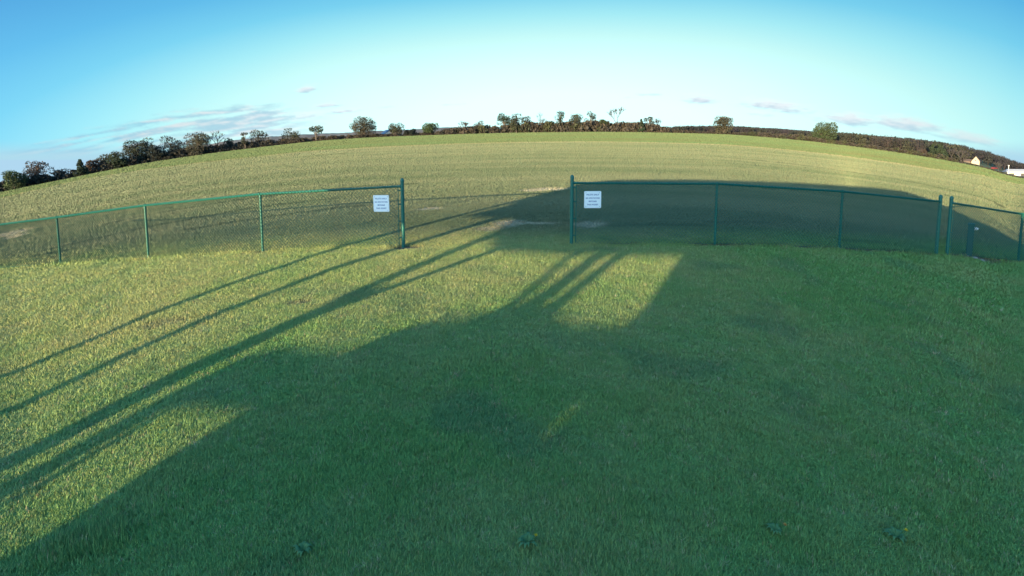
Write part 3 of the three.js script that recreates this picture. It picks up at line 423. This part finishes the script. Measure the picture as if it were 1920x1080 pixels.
// ---------------------------------------------------------------- far buildings
{
  const place = (a, q) => [q * Math.sin(a), landRA(q, a), -q * Math.cos(a)];
  const cream = mat(0.46, 0.39, 0.30, 0.8), brownRoof = mat(0.11, 0.08, 0.07, 0.9), white = mat(0.72, 0.72, 0.70, 0.7), greyRoof = mat(0.42, 0.42, 0.43, 0.8), dark = mat(0.03, 0.03, 0.035, 0.6), winGlass = mat(0.04, 0.05, 0.06, 0.2);
  const gable = (t, w, d, eave, ridge, wallM, roofM) => {
    part('wall', extrude([[-w / 2, -0.5], [w / 2, -0.5], [w / 2, eave], [0, ridge], [-w / 2, eave]], d, -d / 2), wallM, t);
    const roofs = []; for (const s of [-1, 1]) { const b = new MB(), o = 0.3, k = (ridge - eave) / (w / 2), e = [s * (w / 2 + o), eave - k * o + 0.06], r0 = [0, ridge + 0.06]; const A = [e[0], e[1], -d / 2 - o], B = [e[0], e[1], d / 2 + o], Cc = [r0[0], r0[1], d / 2 + o], D = [r0[0], r0[1], -d / 2 - o], up = (p) => [p[0], p[1] + 0.16, p[2]]; b.quad(A, B, Cc, D); b.quad(up(A), up(B), up(Cc), up(D)); b.quad(A, B, up(B), up(A)); b.quad(B, Cc, up(Cc), up(B)); b.quad(A, D, up(D), up(A)); roofs.push(b.geometry()); }
    part('roof', mergeGeometries(roofs), roofM, t);
  };
  const h1 = thing('cream_house', place(0.7135, 420), -0.75, 'small cream gabled house with a brown roof in front of the right woodland', 'house');
  h1.scale.setScalar(1.2); gable(h1, 3.0, 7, 1.5, 3.7, cream, brownRoof); part('window', box(0.5, 0.6, 0.06, 0, 1.9, 3.53), winGlass, h1); 
  const wing = new MB(); part('wing_wall', box(5.2, 1.9, 3.2, -3.9, 0.5, 1.0), mat(0.15, 0.115, 0.105, 0.85), h1); wing.quad([-6.6, 1.4, 2.9], [-1.5, 1.4, 2.9], [-1.5, 2.5, 1.0], [-6.6, 2.5, 1.0]); wing.quad([-6.6, 1.4, -0.9], [-1.5, 1.4, -0.9], [-1.5, 2.5, 1.0], [-6.6, 2.5, 1.0]); part('wing_roof', wing.geometry(), brownRoof, h1);
  const h2 = thing('white_barn', place(0.7605, 415), -0.5, 'long low white farm building at the right edge below the woodland', 'barn');
  h2.scale.set(1.45, 1.2, 1.45); part('wall', box(12, 2.6, 5, 1.5, 0.7, -0.2), white, h2);
  const rf = new MB(); rf.quad([-4.9, 1.9, 2.7], [7.9, 1.9, 2.7], [7.4, 3.2, -0.2], [-4.2, 3.2, -0.2]); rf.quad([-4.9, 1.9, -3.1], [7.9, 1.9, -3.1], [7.4, 3.2, -0.2], [-4.2, 3.2, -0.2]); rf.tri([-4.9, 1.9, 2.7], [-4.9, 1.9, -3.1], [-4.2, 3.2, -0.2]); part('roof', rf.geometry(), greyRoof, h2);
  for (const x of [-3.2, 0.2, 3.4]) part('doorway_shade_panel', box(1.5, 1.5, 0.08, x, 0.55, 2.32), dark, h2);  // dark panels paint the shade inside the open doorways
  const pole = thing('light_pole', place(0.748, 410), 0, 'thin pale pole standing left of the white farm building', 'pole'); pole.scale.setScalar(1.45); part('pole', new THREE.CylinderGeometry(0.09, 0.13, 3.4, 8).translate(0, 1.7, 0), white, pole); part('crossarm', box(0.8, 0.1, 0.1, 0, 3.2, 0), white, pole);
  const h3 = thing('farmhouse', [-62.0, land(-62.0, -268.0), -268.0], 0.5, 'pale farmhouse with a grey blue roof half hidden between the trees left of centre', 'house');
  gable(h3, 5, 8, 1.9, 3.9, white, mat(0.22, 0.25, 0.32, 0.8)); part('window', box(0.9, 0.9, 0.06, 0, 1.6, 4.03), winGlass, h3);
  const car = thing('red_car', place(0.7335, 425), 0.4, 'tiny red vehicle left of the white farm building', 'car');
  part('body', mergeGeometries([extrude([[-2, 0.3], [2, 0.3], [2.05, 0.8], [1.1, 0.9], [-1.9, 0.95]], 1.6, -0.8, 0.04)]), mat(0.22, 0.035, 0.035, 0.4), car); part('cabin', extrude([[-1.7, 0.92], [0.9, 0.9], [0.3, 1.45], [-1.3, 1.45]], 1.4, -0.7, 0.03), mat(0.06, 0.03, 0.035, 0.2), car);
  for (const [x, z] of [[-1.25, 0.75], [1.25, 0.75], [-1.25, -0.75], [1.25, -0.75]]) part('wheel', new THREE.CylinderGeometry(0.33, 0.33, 0.22, 14).rotateX(Math.PI / 2).translate(x, 0.33, z), dark, car);
}

// ---------------------------------------------------------------- grass
const grassMat = mat(1, 1, 1, 0.85);
function tuft(seed, n, radius, h, w, segs, lay = 1) {
  const r = rng(seed), b = new MB();
  for (let k = 0; k < n; k++) {
    const a = r() * 6.283, q = Math.sqrt(r()) * radius, x = Math.cos(a) * q, z = Math.sin(a) * q, t = r() * 6.283, lean = (0.15 + 0.75 * r()) * lay, hh = h * (0.55 + 0.6 * r()), ww = w * (0.7 + 0.6 * r());
    const dx = Math.cos(t), dz = Math.sin(t), sx = -dz * ww / 2, sz = dx * ww / 2, L = hh * Math.sin(lean), top = hh * Math.cos(lean);
    const A = [x - sx, -0.006, z - sz], B = [x + sx, -0.006, z + sz], T = [x + dx * L, top, z + dz * L];
    if (segs === 1) b.tri(A, B, T);
    else { const m = [x + dx * L * 0.35, top * 0.62, z + dz * L * 0.35], Cc = [m[0] + sx * 0.85, m[1], m[2] + sz * 0.85], D = [m[0] - sx * 0.85, m[1], m[2] - sz * 0.85]; b.quad(A, B, Cc, D); b.tri(D, Cc, T); }
  }
  return b.geometry();
}
{
  const near = [0, 1, 2, 3].map((k) => tuft(500 + k, 16, 0.034, 0.045, 0.0034, 2)), mid = [0, 1, 2].map((k) => tuft(550 + k, 14, 0.042, 0.052, 0.005, 1, 0.45)), far = [0, 1, 2].map((k) => tuft(600 + k, 14, 0.045, 0.06, 0.007, 1, 0.05));
  const lists = { lawn: near.map(() => []), lawnMid: mid.map(() => []), field: mid.map(() => []), fieldFar: far.map(() => []), crop: far.map(() => []) }, r = rng(4242);
  const rings = [2.1, 2.7, 3.5, 4.5, 5.8, 7.5, 9.6, 12.5, 16, 21, 28, 37, 50, 68, 92, 125, 170, 258], counts = [26, 28, 32, 36, 40, 48, 60, 60, 58, 56, 54, 52, 48, 42, 36, 30, 24].map((n) => n * 1000);
  for (let j = 0; j + 1 < rings.length; j++) {
    const span = rings[j] < 5 ? 0.95 : 0.86;
    for (let k = 0; k < counts[j]; k++) {
      const q = Math.sqrt(lerp(rings[j] ** 2, rings[j + 1] ** 2, r())), a = (r() * 2 - 1) * span, x = q * Math.sin(a), z = -q * Math.cos(a);
      const [w, tone] = q < 40 ? worn(x, z) : [0, 0]; if (w > 0 && r() < w * (tone > 0.6 ? 1.05 : 0.6)) continue;
      let c = sward(x, z); if (w > 0) c = mix3(c, mix3(C.straw, C.soil, tone), Math.min(1, w * 1.2)); else if (q < 12 && r() < 0.035) c = [0.36, 0.32, 0.18]; const v = q < 14 ? 0.72 + 0.56 * r() : 0.92 + 0.16 * r(), yel = r() < 0.12 ? 1.25 : 1, isCrop = q > cropEdge(a);
      const kw = Math.max(1, (q / 4.2)) * (0.75 + 0.5 * r()) * lerp(0.9, 0.4, smooth(9, 34, q));
      let kh = (0.75 + 0.5 * r()) * (0.85 + 0.6 * fbm(x * 1.4, z * 1.4, 11)) * (q < 12 ? 1 : 1 + 0.012 * (q - 12)) * (isCrop ? 1.5 : 1);
      const clump = smooth(0.75, 0.2, Math.hypot((x + 2.55) / 0.55, (z + 2.95) / 0.28)); kh *= 1 + 1.3 * clump; if (w > 0.1) kh *= 1 - 0.55 * w;
      if (q > 9 && q < 18 && Math.min(distTo(LEFT, x, z), distTo(RIGHT, x, z), distTo(FAR, x, z)) < 0.14) kh *= 1.5;
      const item = [x, land(x, z), z, Math.min(kw, 22), kh, r() * 6.28, [c[0] * v * yel, c[1] * v, c[2] * v], (r() - 0.5) * 0.2 / Math.max(1, kw * 0.7)];
      const set = q < 7 * (0.8 + 0.4 * r()) ? lists.lawn : z > fenceZ(x) ? lists.lawnMid : isCrop ? lists.crop : q < 19 * (0.8 + 0.4 * r()) ? lists.field : lists.fieldFar; set[Math.floor(r() * set.length)].push(item);
    }
  }
  const build = (sets, name, label) => {
    const g = thing(name, [0, 0, 0], 0, label, 'grass'); g.userData.kind = 'stuff';
    for (const [key, geos] of sets) geos.forEach((geo, v) => { const l = lists[key][v], im = new THREE.InstancedMesh(geo, grassMat, l.length), m = new THREE.Matrix4(), e = new THREE.Euler(), Q = new THREE.Quaternion(), p = new THREE.Vector3(), s = new THREE.Vector3(), col = new THREE.Color(); im.name = 'grass_blades'; im.userData.kind = 'stuff'; im.castShadow = im.receiveShadow = true; l.forEach(([x, y, z, w, h, t, c, lean], i) => { m.compose(p.set(x, y, z), Q.setFromEuler(e.set(lean * 0.6, t, lean)), s.set(w, h, w)); im.setMatrixAt(i, m); im.setColorAt(i, col.setRGB(...c)); }); g.add(im); });
  };
  build([['lawn', near], ['lawnMid', mid]], 'lawn_grass', 'lush mown lawn in front of the fences, half in shadow');
  build([['field', mid], ['fieldFar', far]], 'field_grass', 'straw coloured mown flying field beyond the fences');
  build([['crop', far]], 'crop_grass', 'dark green strip of young crop along the far field edge');
}
// dandelions
{
  const leaf = mat(0.065, 0.155, 0.05, 0.8), yellow = mat(0.75, 0.52, 0.03, 0.8), orange = mat(0.55, 0.26, 0.06, 0.8);
  const dandelion = (x, z, s, seed, flower, label) => {
    const r = rng(seed), t = thing('dandelion', [x, land(x, z), z], 0, label, 'weed', 'dandelions in the near lawn'), b = new MB();
    for (let k = 0; k < 12; k++) { const a = k / 12 * 6.283 + r() * 0.4, L = s * (0.7 + 0.5 * r()), c = Math.cos(a), n = Math.sin(a), y = 0.04; let p = [0, 0.02, 0], pw = 0.004; for (let j = 1; j <= 5; j++) { const f = j / 5, w = (j === 5 ? 0.001 : s * (0.10 + 0.05 * (j % 2))), q = [c * L * f, 0.02 + y * Math.sin(f * 2.4), n * L * f]; b.quad([p[0] - n * pw, p[1], p[2] + c * pw], [p[0] + n * pw, p[1], p[2] - c * pw], [q[0] + n * w, q[1], q[2] - c * w], [q[0] - n * w, q[1], q[2] + c * w]); p = q; pw = w; } }
    part('leaves', b.geometry(), leaf, t);
    if (flower) { const st = new MB().tube([[0.02, 0.02, 0], [0.035, 0.06, 0.01], [0.045, 0.085, 0.015]], 0.0028, 6).geometry(); part('stem', st, leaf, t); const f = new MB(); for (let k = 0; k < 60; k++) { const a = r() * 6.283, e = r() * 1.35, L = 0.011 + 0.006 * r(), d = [Math.cos(a) * Math.sin(e) * L, Math.cos(e) * L * 0.8, Math.sin(a) * Math.sin(e) * L], s1 = [-Math.sin(a) * 0.0022, 0, Math.cos(a) * 0.0022]; f.tri([0.045 - s1[0], 0.085, 0.015 - s1[2]], [0.045 + s1[0], 0.085, 0.015 + s1[2]], [0.045 + d[0], 0.085 + d[1], 0.015 + d[2]]); } part('flower', f.geometry(), flower, t); }
  };
  dandelion(0.08, -2.63, 0.06, 1, yellow, 'dandelion with a yellow flower at the bottom middle of the lawn');
  dandelion(-1.11, -2.64, 0.06, 2, null, 'flat flowerless dandelion rosette at the bottom left of the lawn');
  dandelion(1.45, -2.75, 0.05, 3, orange, 'small faded orange dandelion flower at the bottom right of the lawn');
  dandelion(2.17, -2.82, 0.06, 4, yellow, 'dandelion with a pale yellow flower near the bottom right corner');
}
renderer.render(scene, camera);
